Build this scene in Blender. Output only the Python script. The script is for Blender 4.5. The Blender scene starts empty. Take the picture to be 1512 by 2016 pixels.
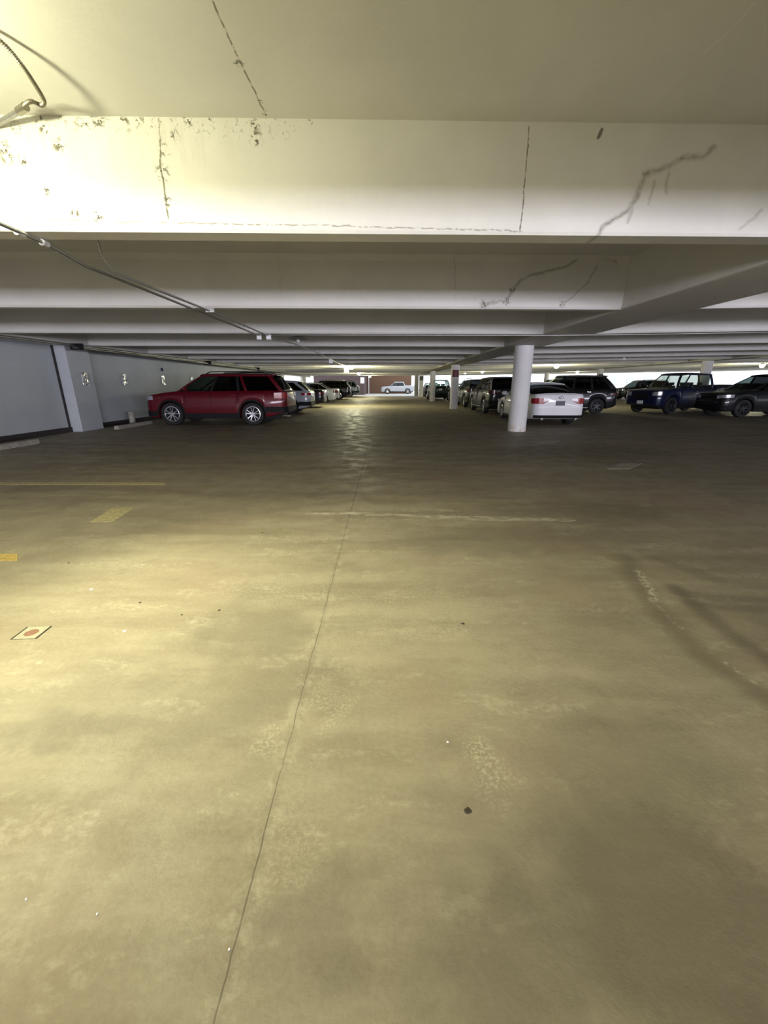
import bpy, bmesh, math, random
from mathutils import Vector, Matrix
random.seed(7)
sc = bpy.context.scene
col = sc.collection

# ------------------------------------------------------------------ camera
CAM_H = 1.40; F = 800.0; TH = math.atan(251/F); ST, CT = math.sin(TH), math.cos(TH)
cam = bpy.data.cameras.new('camera'); camo = bpy.data.objects.new('camera', cam); col.objects.link(camo)
cam.sensor_fit = 'HORIZONTAL'; cam.sensor_width = 36; cam.lens = F/1512*36
cam.clip_start = .05; cam.clip_end = 500
camo.location = (0, 0, CAM_H); camo.rotation_euler = (math.pi/2-TH, 0, math.radians(0.1))
sc.camera = camo
# ------------------------------------------------------------------ world, exposure
w = bpy.data.worlds.new('sky'); sc.world = w; w.use_nodes = True
bg = w.node_tree.nodes['Background']; bg.inputs[0].default_value = (.86, .93, 1, 1); bg.inputs[1].default_value = 2.4
sc.view_settings.view_transform = 'Standard'; sc.view_settings.look = 'None'
sc.view_settings.exposure = 0; sc.view_settings.gamma = 1; sc.view_settings.use_curve_mapping = False
# ------------------------------------------------------------------ daylight entering through the openings
def area(name, loc, rot, sx, sy, power, colr, spread=180):
    l = bpy.data.lights.new(name, 'AREA'); l.shape = 'RECTANGLE'; l.size = sx; l.size_y = sy
    l.energy = power; l.color = colr; l.spread = math.radians(spread)
    o = bpy.data.objects.new(name, l); col.objects.link(o); o.location = loc; o.rotation_euler = rot
    return o
R = math.radians
area('daylight_rear_opening', (8, -14.5, 1.5), (R(90), 0, 0), 40, 1.2, 5200, (.86, .84, 1))
area('daylight_right_opening', (49.0, 20, 1.9), (R(90), 0, R(90)), 60, 1.3, 950, (.78, .82, 1))
area('daylight_far_opening', (30, 55.5, 1.9), (R(-90), 0, 0), 40, 1.3, 300, (.9, .92, 1))

LAMP = (1, .97, .63)

# ------------------------------------------------------------------ picture measurements -> places in the garage
def ray(u, v):
    t = (1008-v)/F
    return ((u-758)/F, CT+t*ST, -ST+t*CT)
def on_z(u, v, z=0.0):
    x, y, dz = ray(u, v); k = (z-CAM_H)/dz
    return (x*k, y*k, z)
def at_y(u, v, Y):
    x, y, dz = ray(u, v); k = Y/y
    return (x*k, Y, CAM_H+dz*k)

# ------------------------------------------------------------------ node helpers
class NT:
    def __init__(s, name):
        s.m = bpy.data.materials.new(name); s.m.use_nodes = True; s.t = s.m.node_tree
        s.b = s.t.nodes['Principled BSDF']; s.out = s.t.nodes['Material Output']
    def n(s, ty, **kw):
        nd = s.t.nodes.new(ty)
        for k, v in kw.items(): setattr(nd, k, v)
        return nd
    def put(s, sock, v):
        if hasattr(v, 'is_output') or isinstance(v, bpy.types.NodeSocket): s.t.links.new(v, sock)
        else: sock.default_value = v
    def math(s, op, a, b=0.0, c=None, clamp=False):
        nd = s.n('ShaderNodeMath', operation=op, use_clamp=clamp); s.put(nd.inputs[0], a)
        if op not in ('SQRT', 'ABSOLUTE'): s.put(nd.inputs[1], b)
        if c is not None: s.put(nd.inputs[2], c)
        return nd.outputs[0]
    def vec(s, op, a, b=None, scale=None):
        nd = s.n('ShaderNodeVectorMath', operation=op); s.put(nd.inputs[0], a)
        if b is not None: s.put(nd.inputs[1], b)
        if scale is not None: s.put(nd.inputs['Scale'], scale)
        return nd.outputs['Value'] if op in ('DOT_PRODUCT', 'LENGTH', 'DISTANCE') else nd.outputs[0]
    def pos(s):
        return s.n('ShaderNodeTexCoord').outputs['Object']
    def noise(s, co, scale, detail=4, rough=.55, st=(1, 1, 1)):
        if st != (1, 1, 1): co = s.vec('MULTIPLY', co, st)
        nd = s.n('ShaderNodeTexNoise'); s.t.links.new(co, nd.inputs['Vector'])
        nd.inputs['Scale'].default_value = scale; nd.inputs['Detail'].default_value = detail; nd.inputs['Roughness'].default_value = rough
        return nd.outputs[0]
    def ramp(s, v, lo, hi, a=0.0, b=1.0):
        nd = s.n('ShaderNodeMapRange', interpolation_type='SMOOTHSTEP'); s.put(nd.inputs[0], v)
        for i, q in enumerate((lo, hi, a, b)): nd.inputs[i+1].default_value = q
        return nd.outputs[0]
    def mix(s, f, a, b, mode='MIX'):
        nd = s.n('ShaderNodeMix', data_type='RGBA', blend_type=mode)
        s.put(nd.inputs[0], f)
        for i, q in ((6, a), (7, b)): s.put(nd.inputs[i], q if not isinstance(q, tuple) or len(q) == 4 else (*q, 1))
        return nd.outputs[2]
    def seg(s, co, A, B):
        A = Vector(A); B = Vector(B); ba = B-A; dd = max(ba.dot(ba), 1e-9)
        pa = s.vec('SUBTRACT', co, tuple(A))
        h = s.math('MULTIPLY', s.vec('DOT_PRODUCT', pa, tuple(ba)), 1/dd, clamp=True)
        pr = s.vec('SCALE', tuple(ba), scale=h)
        return s.vec('DISTANCE', pa, pr)
    def poly(s, co, pts):
        d = None
        for a, b in zip(pts[:-1], pts[1:]):
            q = s.seg(co, a, b); d = q if d is None else s.math('MINIMUM', d, q)
        return d
    def warp(s, co, amt, scale):
        nd = s.n('ShaderNodeTexNoise'); s.t.links.new(co, nd.inputs['Vector']); nd.inputs['Scale'].default_value = scale; nd.inputs['Detail'].default_value = 3
        q = s.vec('SUBTRACT', nd.outputs['Color'], (.5, .5, .5))
        return s.vec('ADD', co, s.vec('SCALE', q, scale=amt))
    def bump(s, h, st=.3, dist=.01):
        nd = s.n('ShaderNodeBump'); s.t.links.new(h, nd.inputs['Height']); nd.inputs['Strength'].default_value = st; nd.inputs['Distance'].default_value = dist
        s.t.links.new(nd.outputs[0], s.b.inputs['Normal'])

def pbr(name, c, rough=.5, metal=0.0, coat=0.0, spec=.5, var=0.08, vs=30):
    t = NT(name); b = t.b
    co = t.pos(); n = t.noise(co, vs, 3)
    f = t.ramp(n, .3, .7)
    t.put(b.inputs['Base Color'], t.mix(f, tuple(q*(1-var) for q in c), tuple(min(1, q*(1+var)) for q in c)))
    b.inputs['Roughness'].default_value = rough; b.inputs['Metallic'].default_value = metal
    b.inputs['Coat Weight'].default_value = coat; b.inputs['Coat Roughness'].default_value = .04
    b.inputs['Specular IOR Level'].default_value = spec
    return t.m
def emis(name, c, s):
    t = NT(name); t.b.inputs['Base Color'].default_value = (*c, 1)
    t.b.inputs['Emission Color'].default_value = (*c, 1); t.b.inputs['Emission Strength'].default_value = s
    return t.m
def glass(name, tint, refl=1.0):
    t = NT(name); t.t.nodes.remove(t.b)
    tr = t.n('ShaderNodeBsdfTransparent'); tr.inputs[0].default_value = (*tint, 1)
    gl = t.n('ShaderNodeBsdfGlossy'); gl.inputs['Roughness'].default_value = .03; gl.inputs[0].default_value = (.9, .95, 1, 1)
    lw = t.n('ShaderNodeLayerWeight'); lw.inputs[0].default_value = .5; fr = t.n('ShaderNodeMath', operation='MULTIPLY_ADD'); t.t.links.new(t.math('POWER', lw.outputs['Facing'], 4.0), fr.inputs[0]); fr.inputs[1].default_value = .5; fr.inputs[2].default_value = .035
    mx = t.n('ShaderNodeMixShader'); t.t.links.new(fr.outputs[0], mx.inputs[0]); t.t.links.new(tr.outputs[0], mx.inputs[1]); t.t.links.new(gl.outputs[0], mx.inputs[2])
    t.t.links.new(mx.outputs[0], t.out.inputs[0]); return t.m

# concrete floor ---------------------------------------------------------------
def floor_mat():
    t = NT('stained_concrete_floor'); co = t.pos()
    big = t.ramp(t.noise(co, .55, 5, .6, (.55, 1.5, 1)), .3, .7)
    streak = t.ramp(t.noise(co, 1.3, 5, .62, (.45, 2.6, 1)), .32, .68)
    mid = t.ramp(t.noise(co, 3.2, 6, .65), .3, .7)
    fine = t.ramp(t.noise(co, 46, 5, .7), .28, .72)
    c = t.mix(big, (.215, .178, .122), (.375, .33, .235))
    c = t.mix(t.math('MULTIPLY', streak, .5), c, (.46, .41, .30))
    dk = t.ramp(t.noise(t.warp(co, .3, 2), .8, 6, .68, (.4, 2.2, 1)), .5, .66)
    c = t.mix(t.math('MULTIPLY', dk, .5), c, (.19, .165, .115))
    c = t.mix(t.math('MULTIPLY', mid, .32), c, (.20, .172, .118))
    pale = t.math('MULTIPLY', t.ramp(t.noise(t.warp(co, .15, 4), 2.2, 7, .72, (.6, 1.7, 1)), .52, .62), t.ramp(t.noise(co, 24, 4, .7), .4, .6))
    c = t.mix(t.math('MULTIPLY', pale, .38), c, (.58, .53, .40))
    dirt = t.ramp(t.noise(t.warp(co, .2, 3), 1.7, 7, .7, (.8, 1.3, 1)), .54, .68)
    c = t.mix(t.math('MULTIPLY', dirt, .4), c, (.17, .145, .10))
    c = t.mix(t.math('MULTIPLY', fine, .22), c, (.50, .45, .33))
    rust = t.ramp(t.noise(co, .9, 3, .5), .5, .75)
    c = t.mix(t.math('MULTIPLY', rust, .5), c, (.33, .245, .175))
    # rough pale scoured patches
    grit = t.ramp(t.noise(co, 70, 4, .75), .46, .62)
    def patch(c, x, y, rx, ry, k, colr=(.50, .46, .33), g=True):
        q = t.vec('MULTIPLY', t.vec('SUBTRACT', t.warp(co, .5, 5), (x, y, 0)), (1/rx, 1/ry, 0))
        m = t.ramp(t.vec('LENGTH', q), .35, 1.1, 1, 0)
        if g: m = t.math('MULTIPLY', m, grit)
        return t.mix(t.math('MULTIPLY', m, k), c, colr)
    for (u, v, rx, ry, k) in ((950, 1500, .16, .17, .95), (870, 1190, .55, .45, .4), (560, 1160, .7, .35, .45), (540, 1480, .07, .12, .7), (640, 1400, .12, .22, .7), (700, 1230, .4, .5, .3), (560, 1640, .12, .3, .35), (980, 1290, .3, .35, .2)):
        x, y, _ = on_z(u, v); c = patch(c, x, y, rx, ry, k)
    for (u, v, rx, ry, k) in ((520, 1240, .55, .35, .4), (1000, 1060, 1.5, .5, .45), (560, 1350, .4, .25, .3), (1050, 1650, .5, .3, .25), (180, 1370, .5, .3, .2), (1180, 1010, 1.2, .5, .3), (1150, 890, 2.6, 1.2, .5), (1330, 1780, .50, .42, .7), (1000, 1850, .35, .25, .45), (1250, 1500, .5, .3, .35), (640, 1780, .14, .16, .3), (150, 1440, .4, .12, .35), (420, 1420, .35, .25, .3)):  # dark patches; the strongest, at near right, paints in the viewer's cast shadow
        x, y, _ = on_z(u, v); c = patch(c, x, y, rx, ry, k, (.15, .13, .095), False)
    # floor joint running away from the viewer
    sx = t.n('ShaderNodeSeparateXYZ'); t.t.links.new(t.warp(co, .02, 6), sx.inputs[0])
    dj = t.math('ABSOLUTE', t.math('ADD', sx.outputs[0], .392))
    worn = t.math('MULTIPLY', t.ramp(dj, .01, .07, 1, 0), t.ramp(t.noise(co, 9, 5, .7), .48, .6))
    c = t.mix(t.math('MULTIPLY', worn, .45), c, (.50, .46, .34))
    joint = t.ramp(dj, .001, .0038, 1, 0)
    c = t.mix(t.math('MULTIPLY', joint, t.ramp(t.noise(co, 4, 4, .6), .3, .6, .25, .7)), c, (.10, .085, .06))
    c = t.mix(t.math('MULTIPLY', t.ramp(dj, .004, .03, 1, 0), .14), c, (.12, .105, .075))
    # pale scoured line across
    wc = t.warp(co, .12, 4)
    F0 = lambda *p: [on_z(u, v) for u, v in p]
    br = t.ramp(t.noise(co, 11, 6, .8, (.6, 1.6, 1)), .45, .55)
    for pts, wd, k in ((F0((610, 1011), (700, 1010), (850, 1016), (1120, 1024)), .075, .85), (F0((800, 1004), (890, 1004)), .07, .5), (F0((640, 1010), (780, 1014)), .04, .7), (F0((850, 1018), (1000, 1024)), .06, .6)):
        m = t.math('MULTIPLY', t.ramp(t.poly(wc, pts), wd*.3, wd, 1, 0), br)
        c = t.mix(t.math('MULTIPLY', m, k), c, (.62, .59, .46))
    # branching dried-water stain on the right
    ws = t.warp(co, .10, 3)
    for pts, wd, k in ((F0((1235, 1100), (1245, 1135), (1330, 1242), (1400, 1300), (1530, 1385)), .13, .42),
                       (F0((1300, 1100), (1410, 1142), (1530, 1157)), .12, .3),
                       (F0((1330, 1155), (1370, 1192), (1440, 1250), (1530, 1310)), .10, .5),
                       (F0((1365, 1189), (1440, 1196), (1530, 1198)), .09, .35),
                       (F0((1330, 1165), (1400, 1175), (1530, 1182)), .11, .35)):
        c = t.mix(t.math('MULTIPLY', t.ramp(t.poly(ws, pts), .01, wd, 1, 0), k), c, (.105, .092, .062))
    for pts, wd, k in ((F0((1258, 1125), (1275, 1150), (1290, 1182)), .05, .85), (F0((1290, 1182), (1340, 1235)), .035, .3), (F0((1435, 1305), (1488, 1342)), .022, .5)):
        m = t.math('MULTIPLY', t.ramp(t.poly(ws, pts), .005, wd, 1, 0), t.ramp(t.noise(co, 28, 5, .75), .45, .56))
        c = t.mix(t.math('MULTIPLY', m, k), c, (.6, .56, .43))
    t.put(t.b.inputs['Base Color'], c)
    t.put(t.b.inputs['Roughness'], t.ramp(mid, 0, 1, .5, .72)); t.b.inputs['Specular IOR Level'].default_value = .35
    t.bump(t.math('ADD', t.math('MULTIPLY', fine, .4), t.math('SUBTRACT', mid, t.math('MULTIPLY', joint, 1.5))), .25, .004)
    return t.m

PAINT = (.66, .65, .60)
def paint_mat(name, base=PAINT, fy=None, marks=None):
    """painted concrete; marks(t, co, c) adds shaped wear"""
    t = NT(name); co = t.pos()
    a = t.ramp(t.noise(co, .9, 4, .6), .3, .7); f = t.ramp(t.noise(co, 20, 4, .6), .3, .7)
    c = t.mix(a, tuple(q*.90 for q in base), base); c = t.mix(t.math('MULTIPLY', f, .1), c, tuple(q*.8 for q in base))
    if marks: c = marks(t, co, c)
    t.put(t.b.inputs['Base Color'], c); t.b.inputs['Roughness'].default_value = .6; t.b.inputs['Specular IOR Level'].default_value = .3
    t.bump(f, .12, .003)
    return t.m

def specks(t, co, c, pts, r, k=.97, dark=(.07, .065, .04), sc_=30, lo=.5, hi=.56):
    n = t.ramp(t.noise(t.warp(co, .05, 20), sc_, 5, .7), lo, hi)
    m = None
    for p in pts:
        d = t.ramp(t.vec('DISTANCE', co, tuple(p[:3])), r*.3, r*(p[3] if len(p) > 3 else 1), 1, 0)
        m = d if m is None else t.math('MAXIMUM', m, d)
    return t.mix(t.math('MULTIPLY', t.math('MULTIPLY', n, m), k), c, dark)

def beam1_marks(t, co, c):
    Y = 3.6
    P = lambda u, v: at_y(u, v, Y)
    flat = t.vec('ADD', t.vec('MULTIPLY', co, (1, 0, 1)), (0, Y, 0))
    wc = t.warp(flat, .03, 12); wc2 = t.warp(t.warp(flat, .07, 4), .03, 22)
    # vertical form joints, dark and flaking
    br = t.ramp(t.noise(flat, 22, 4, .7), .40, .52)
    for pts, wd in (([P(318, 240), P(322, 330), P(337, 437)], .010), ([P(1044, 246), P(1036, 350), P(1026, 455)], .007)):
        c = t.mix(t.math('MULTIPLY', t.math('MULTIPLY', t.ramp(t.poly(wc, pts), wd*.3, wd, 1, 0), br), .9), c, (.10, .09, .055))
        c = t.mix(t.math('MULTIPLY', t.ramp(t.poly(flat, pts), .002, .005, 1, 0), .45), c, (.2, .18, .12))
    # chamfer line near the bottom
    c = t.mix(t.math('MULTIPLY', t.math('MULTIPLY', t.ramp(t.poly(wc, [P(0, 437), P(756, 447), P(1030, 453)]), .002, .008, 1, 0), br), .7), c, (.2, .18, .12))
    # sooty branching crack on the right
    pts = [P(1180, 464), P(1188, 446), P(1240, 412), P(1262, 375), P(1278, 338), P(1330, 318), P(1352, 302), P(1390, 300), P(1417, 280)]
    c = t.mix(t.math('MULTIPLY', t.ramp(t.poly(wc2, pts), .004, .034, 1, 0), t.ramp(t.noise(flat, 8, 4, .7), .3, .65, .2, .6)), c, (.16, .14, .10))
    c = t.mix(t.math('MULTIPLY', t.ramp(t.poly(wc2, pts), .001, .008, 1, 0), .4), c, (.12, .10, .07))
    for q in ([P(1325, 335), P(1322, 372)], [P(1298, 350), P(1283, 395)], [P(1250, 410), P(1243, 435)], [P(1512, 405), P(1495, 425), P(1468, 446)]):
        c = t.mix(t.math('MULTIPLY', t.ramp(t.poly(wc2, q), .003, .022, 1, 0), .35), c, (.18, .16, .12))
    c = t.mix(t.math('MULTIPLY', t.ramp(t.poly(wc, [P(1190, 250), P(1183, 266)]), .004, .014, 1, 0), .85), c, (.08, .07, .05))
    # peeling spots
    sp = [(*P(u, v), k) for u, v, k in ((20, 300, 1.3), (28, 318, 1.2), (127, 293, 1.2), (58, 323, .8), (45, 260, .8), (98, 262, .8), (100, 380, .9), (157, 425, .8), (200, 430, 1.1),
          (85, 238, .9), (130, 236, .9), (172, 246, 1.2), (200, 243, 1.1), (250, 240, 1), (280, 240, .8), (325, 345, 1.3), (330, 300, .9), (375, 240, .9), (505, 248, .8), (506, 275, 1.1), (350, 273, .8), (420, 236, .6), (610, 240, .5), (335, 400, .8))]
    c = specks(t, flat, c, sp, .062)
    mfleck = t.math('MULTIPLY', t.ramp(t.noise(flat, 30, 5, .75), .56, .61), t.ramp(t.seg(flat, P(90, 238), P(560, 238)), .03, .16, 1, 0))
    c = t.mix(t.math('MULTIPLY', mfleck, .6), c, (.14, .13, .08))
    # faint water streaks
    st = t.math('MULTIPLY', t.ramp(t.noise(flat, 6, 4, .6, (3, 1, .5)), .45, .7), t.ramp(t.seg(flat, P(100, 260), P(400, 260)), .1, .45, 1, 0))
    c = t.mix(t.math('MULTIPLY', st, .18), c, (.4, .38, .3))
    return c

def beam2_marks(t, co, c):
    Y = 6.8
    P = lambda u, v: at_y(u, v, Y)
    flat = t.vec('ADD', t.vec('MULTIPLY', co, (1, 0, 1)), (0, Y, 0)); wc = t.warp(t.warp(flat, .14, 2.5), .05, 14)
    for pts, wd, k in (([P(950, 600), P(975, 597), P(998, 593), P(1010, 570), P(1025, 548), P(1080, 534), P(1112, 526), P(1134, 512)], .035, .5),
                       ([P(1108, 598), P(1140, 572), P(1160, 555), P(1172, 532), P(1187, 512), P(1215, 514)], .02, .45),
                       ([P(552, 505), P(553, 600)], .012, .25), ([P(895, 505), P(897, 600)], .012, .35)):
        c = t.mix(t.math('MULTIPLY', t.ramp(t.poly(wc, pts), wd*.15, wd, 1, 0), k), c, (.14, .12, .09))
    return specks(t, flat, c, [(*P(953, 599), 1), (*P(998, 592), 1), (*P(1010, 570), .7), (*P(1110, 597), .7)], .09, .8)

def ceil_marks(t, co, c):
    z = 3.2; P = lambda u, v: on_z(u, v, z)
    flat = t.vec('ADD', t.vec('MULTIPLY', co, (1, 1, 0)), (0, 0, z)); wc = t.warp(flat, .025, 12)
    br = t.ramp(t.noise(flat, 16, 4, .7), .42, .52)
    pts = [(-.85, 2.6, z), P(475, 125), P(524, 228)]
    c = t.mix(t.math('MULTIPLY', t.math('MULTIPLY', t.ramp(t.poly(wc, pts), .002, .009, 1, 0), br), .85), c, (.10, .09, .05))
    c = t.mix(t.math('MULTIPLY', t.ramp(t.poly(flat, pts), .001, .004, 1, 0), .4), c, (.2, .19, .12))
    c = specks(t, flat, c, [(*P(470, 124), 1), (*P(512, 200), .6), (*P(521, 222), .7)], .045, .9)
    for q, k in (([P(1485, 5), P(1440, 60), P(1385, 105)], .3), ([P(1385, 105), P(1230, 255)], .14)):
        c = t.mix(t.math('MULTIPLY', t.ramp(t.poly(wc, q), .002, .010, 1, 0), k), c, (.85, .83, .75))
    return c

def wall_marks(t, co, c):
    # courses of painted block
    sx = t.n('ShaderNodeSeparateXYZ'); t.t.links.new(co, sx.inputs[0])
    fr = t.math('FRACT', t.math('MULTIPLY', sx.outputs[2], 5.0))
    m = t.ramp(t.math('ABSOLUTE', t.math('SUBTRACT', fr, .5)), .46, .5)
    return t.mix(t.math('MULTIPLY', m, .18), c, (.3, .3, .3))
def column_marks(t, co, c):
    sx = t.n('ShaderNodeSeparateXYZ'); t.t.links.new(co, sx.inputs[0])
    z = sx.outputs[2]
    low = t.math('MULTIPLY', t.ramp(z, .02, .35, 1, 0), t.ramp(t.noise(co, 7, 4, .7), .45, .6))
    c = t.mix(t.math('MULTIPLY', low, .45), c, (.5, .3, .14))
    n = t.math('MULTIPLY', t.ramp(t.noise(co, 13, 4, .7, (1, 1, .6)), .62, .66), t.ramp(z, .35, 1.3, 1, 0))
    return t.mix(t.math('MULTIPLY', n, .7), c, (.2, .19, .17))
def brick_mat(name, c1, c2, mortar, rot=(R(90), 0, 0)):
    t = NT(name); co = t.pos()
    mp = t.n('ShaderNodeMapping'); t.t.links.new(co, mp.inputs[0]); mp.inputs['Rotation'].default_value = rot
    bk = t.n('ShaderNodeTexBrick'); t.t.links.new(mp.outputs[0], bk.inputs[0]); bk.inputs['Scale'].default_value = 3.5
    bk.inputs['Color1'].default_value = (*c1, 1); bk.inputs['Color2'].default_value = (*c2, 1); bk.inputs['Mortar'].default_value = (*mortar, 1)
    t.t.links.new(bk.outputs[0], t.b.inputs['Base Color']); t.b.inputs['Roughness'].default_value = .85
    return t.m

M = dict(
    floor=floor_mat(), paint=paint_mat('painted_concrete'), beam1=paint_mat('painted_concrete_cracked', marks=beam1_marks),
    beam2=paint_mat('painted_concrete_second_beam', marks=beam2_marks), ceil=paint_mat('painted_ceiling_concrete', marks=ceil_marks),
    wall=paint_mat('painted_block_wall', (.50, .53, .56), marks=wall_marks), column=paint_mat('painted_column', (.74, .73, .72), marks=column_marks),
    base=pbr('dark_wall_base', (.035, .03, .028), .8), concrete=pbr('bare_concrete', (.33, .31, .27), .85, vs=12, var=.2),
    brick=brick_mat('brown_brick', (.17, .085, .045), (.12, .065, .035), (.15, .10, .07)),
    dbrick=brick_mat('purple_brick', (.10, .06, .065), (.07, .045, .05), (.10, .08, .08)),
    pbrick=brick_mat('pink_brick', (.88, .78, .78), (.85, .76, .76), (.9, .82, .82)),
    yellow=pbr('worn_yellow_paint', (.55, .40, .12), .7, vs=25, var=.3), ypale=pbr('faded_yellow_paint', (.50, .44, .24), .7, vs=25, var=.25), white=pbr('worn_white_paint', (.42, .40, .33), .7, vs=25, var=.25),
    pipe=pbr('galvanised_conduit', (.42, .42, .40), .38, .85), box=pbr('galvanised_box', (.62, .62, .60), .45, .4), flex=pbr('armoured_flex', (.30, .28, .22), .35, .9),
    plate=pbr('silver_plate', (.92, .92, .94), .22, .8, var=.03), rubber=pbr('tyre_rubber', (.012, .012, .013), .75), rim=pbr('alloy_rim', (.62, .62, .64), .25, .9), darkrim=pbr('dark_alloy_rim', (.05, .05, .052), .4, .8),
    dark=pbr('black_plastic', (.009, .009, .010), .65, spec=.2), seat=pbr('dark_upholstery', (.02, .02, .022), .85), chrome=pbr('chrome', (.8, .8, .82), .08, 1.0),
    glass=glass('car_glass', (.50, .55, .54)), tint=glass('privacy_glass', (.20, .20, .22)), ltint=glass('clear_car_glass', (.86, .90, .88)),
    redlens=pbr('red_lens', (.09, .004, .006), .12, coat=1), redglow=pbr('bright_red_lens', (.30, .008, .012), .12, coat=1), clear=pbr('clear_lens', (.42, .42, .45), .10, .4, coat=.6), amber=pbr('amber_lens', (.7, .25, .04), .15, coat=1),
    platew=pbr('pale_number_plate', (.75, .75, .76), .4), plated=pbr('dark_number_plate', (.02, .022, .025), .4), plategl=pbr('plate_lettering', (.65, .62, .55), .5),
    signred=pbr('maroon_sign', (.12, .02, .03), .5), signdk=pbr('dark_grey_sign', (.05, .05, .06), .5), paper=pbr('white_sign', (.85, .85, .85), .6), signblue=pbr('dark_blue_enamel', (.02, .03, .08), .4),
    globe=emis('lit_globe', (1, .96, .78), 26), globe_off=pbr('frosted_globe', (.75, .75, .72), .25, coat=.5), gum=pbr('dried_gum', (.05, .04, .03), .8), metalfloor=pbr('worn_steel', (.42, .40, .30), .5, .3), rust=pbr('rusty_recess', (.22, .11, .07), .8),
    asphalt=pbr('pale_pavement', (.46, .45, .43), .85, vs=6), foliage=pbr('dark_foliage', (.03, .05, .02), .9))
def carpaint(name, c, metal=.3, rough=.28): return pbr(name, c, rough+.1, metal*.5, .45, spec=.3, var=.02)

# ------------------------------------------------------------------ mesh helpers
def link(name, bm, mat, parent=None, smooth=False, bevel=0, mats=None):
    me = bpy.data.meshes.new(name)
    if bm.faces: bmesh.ops.recalc_face_normals(bm, faces=bm.faces)
    bm.to_mesh(me); bm.free()
    me.materials.append(mat)
    if smooth:
        for p in me.polygons: p.use_smooth = True
        try: me.set_sharp_from_angle(angle=R(38))
        except Exception: pass
    o = bpy.data.objects.new(name, me); col.objects.link(o)
    if parent: o.parent = parent
    if bevel:
        b = o.modifiers.new('bevel', 'BEVEL'); b.width = bevel; b.segments = 2; b.limit_method = 'ANGLE'
    return o
def box(bm, x0, x1, y0, y1, z0, z1, mtx=None):
    vs = [bm.verts.new((x, y, z)) for x in (x0, x1) for y in (y0, y1) for z in (z0, z1)]
    for f in ((0, 1, 3, 2), (4, 6, 7, 5), (0, 4, 5, 1), (2, 3, 7, 6), (0, 2, 6, 4), (1, 5, 7, 3)): bm.faces.new([vs[i] for i in f])
    if mtx: bmesh.ops.transform(bm, matrix=mtx, verts=vs)
    return vs
def prism(bm, pts, off):
    a = [bm.verts.new(p) for p in pts]; b = [bm.verts.new(Vector(p)+Vector(off)) for p in pts]; n = len(a)
    bm.faces.new(a); bm.faces.new(b[::-1])
    for i in range(n): bm.faces.new((a[i], a[(i+1) % n], b[(i+1) % n], b[i]))
def cyl(bm, c, r, h, seg=24, axis='Z', r2=None):
    c = Vector(c); r2 = r if r2 is None else r2; A = []; B = []
    for i in range(seg):
        a = 2*math.pi*i/seg; ca, sa = math.cos(a), math.sin(a)
        def pt(rr, t):
            return {'Z': Vector((ca*rr, sa*rr, t)), 'Y': Vector((ca*rr, t, sa*rr)), 'X': Vector((t, ca*rr, sa*rr))}[axis]+c
        A.append(bm.verts.new(pt(r, 0))); B.append(bm.verts.new(pt(r2, h)))
    bm.faces.new(A[::-1]); bm.faces.new(B)
    for i in range(seg): j = (i+1) % seg; bm.faces.new((A[i], A[j], B[j], B[i]))
def lathe(bm, prof, seg=32, axis='Z', c=(0, 0, 0), closed=False):
    rings = []
    for r, t in prof:
        ring = []
        for i in range(seg):
            a = 2*math.pi*i/seg
            p = Vector((math.cos(a)*r, math.sin(a)*r, t)) if axis == 'Z' else Vector((math.cos(a)*r, t, math.sin(a)*r))
            ring.append(bm.verts.new(p+Vector(c)))
        rings.append(ring)
    prs = list(zip(rings[:-1], rings[1:]))
    if closed: prs.append((rings[-1], rings[0]))
    for a, b in prs:
        for i in range(seg): j = (i+1) % seg; bm.faces.new((a[i], a[j], b[j], b[i]))
    if not closed:
        bm.faces.new(rings[0][::-1]); bm.faces.new(rings[-1])
def tube(bm, pts, r, seg=10, rib=0):
    pts = [Vector(p) for p in pts]; rings = []; up = Vector((0, 0, 1))
    for i, p in enumerate(pts):
        d = (pts[min(i+1, len(pts)-1)]-pts[max(i-1, 0)]).normalized()
        s = d.cross(up)
        if s.length < 1e-3: s = d.cross(Vector((1, 0, 0)))
        s.normalize(); q = s.cross(d)
        rr = r*(1+(rib if i % 2 else -rib))
        rings.append([bm.verts.new(p+(s*math.cos(2*math.pi*k/seg)+q*math.sin(2*math.pi*k/seg))*rr) for k in range(seg)])
    for a, b in zip(rings[:-1], rings[1:]):
        for i in range(seg): j = (i+1) % seg; bm.faces.new((a[i], a[j], b[j], b[i]))
    bm.faces.new(rings[0][::-1]); bm.faces.new(rings[-1])
def smooth_path(P, n):
    P = [Vector(p) for p in P]; P = [P[0]*2-P[1]]+P+[P[-1]*2-P[-2]]; out = []
    for i in range(1, len(P)-2):
        for k in range(n):
            t = k/n; a, b, c, d = P[i-1], P[i], P[i+1], P[i+2]
            out.append(.5*((2*b)+(c-a)*t+(2*a-5*b+4*c-d)*t*t+(-a+3*b-3*c+d)*t**3))
    out.append(P[-2]); return out
def empty(name, label, cat, loc=(0, 0, 0), rz=0, group=None):
    o = bpy.data.objects.new(name, None); col.objects.link(o); o.location = loc; o.rotation_euler = (0, 0, rz); o.empty_display_size = .1
    o['label'] = label; o['category'] = cat
    if group: o['group'] = group
    return o
def tag(o, label, cat, group=None):
    o['label'] = label; o['category'] = cat
    if group: o['group'] = group
    return o
def struct(o): o['kind'] = 'structure'; return o
def B(): return bmesh.new()

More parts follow.
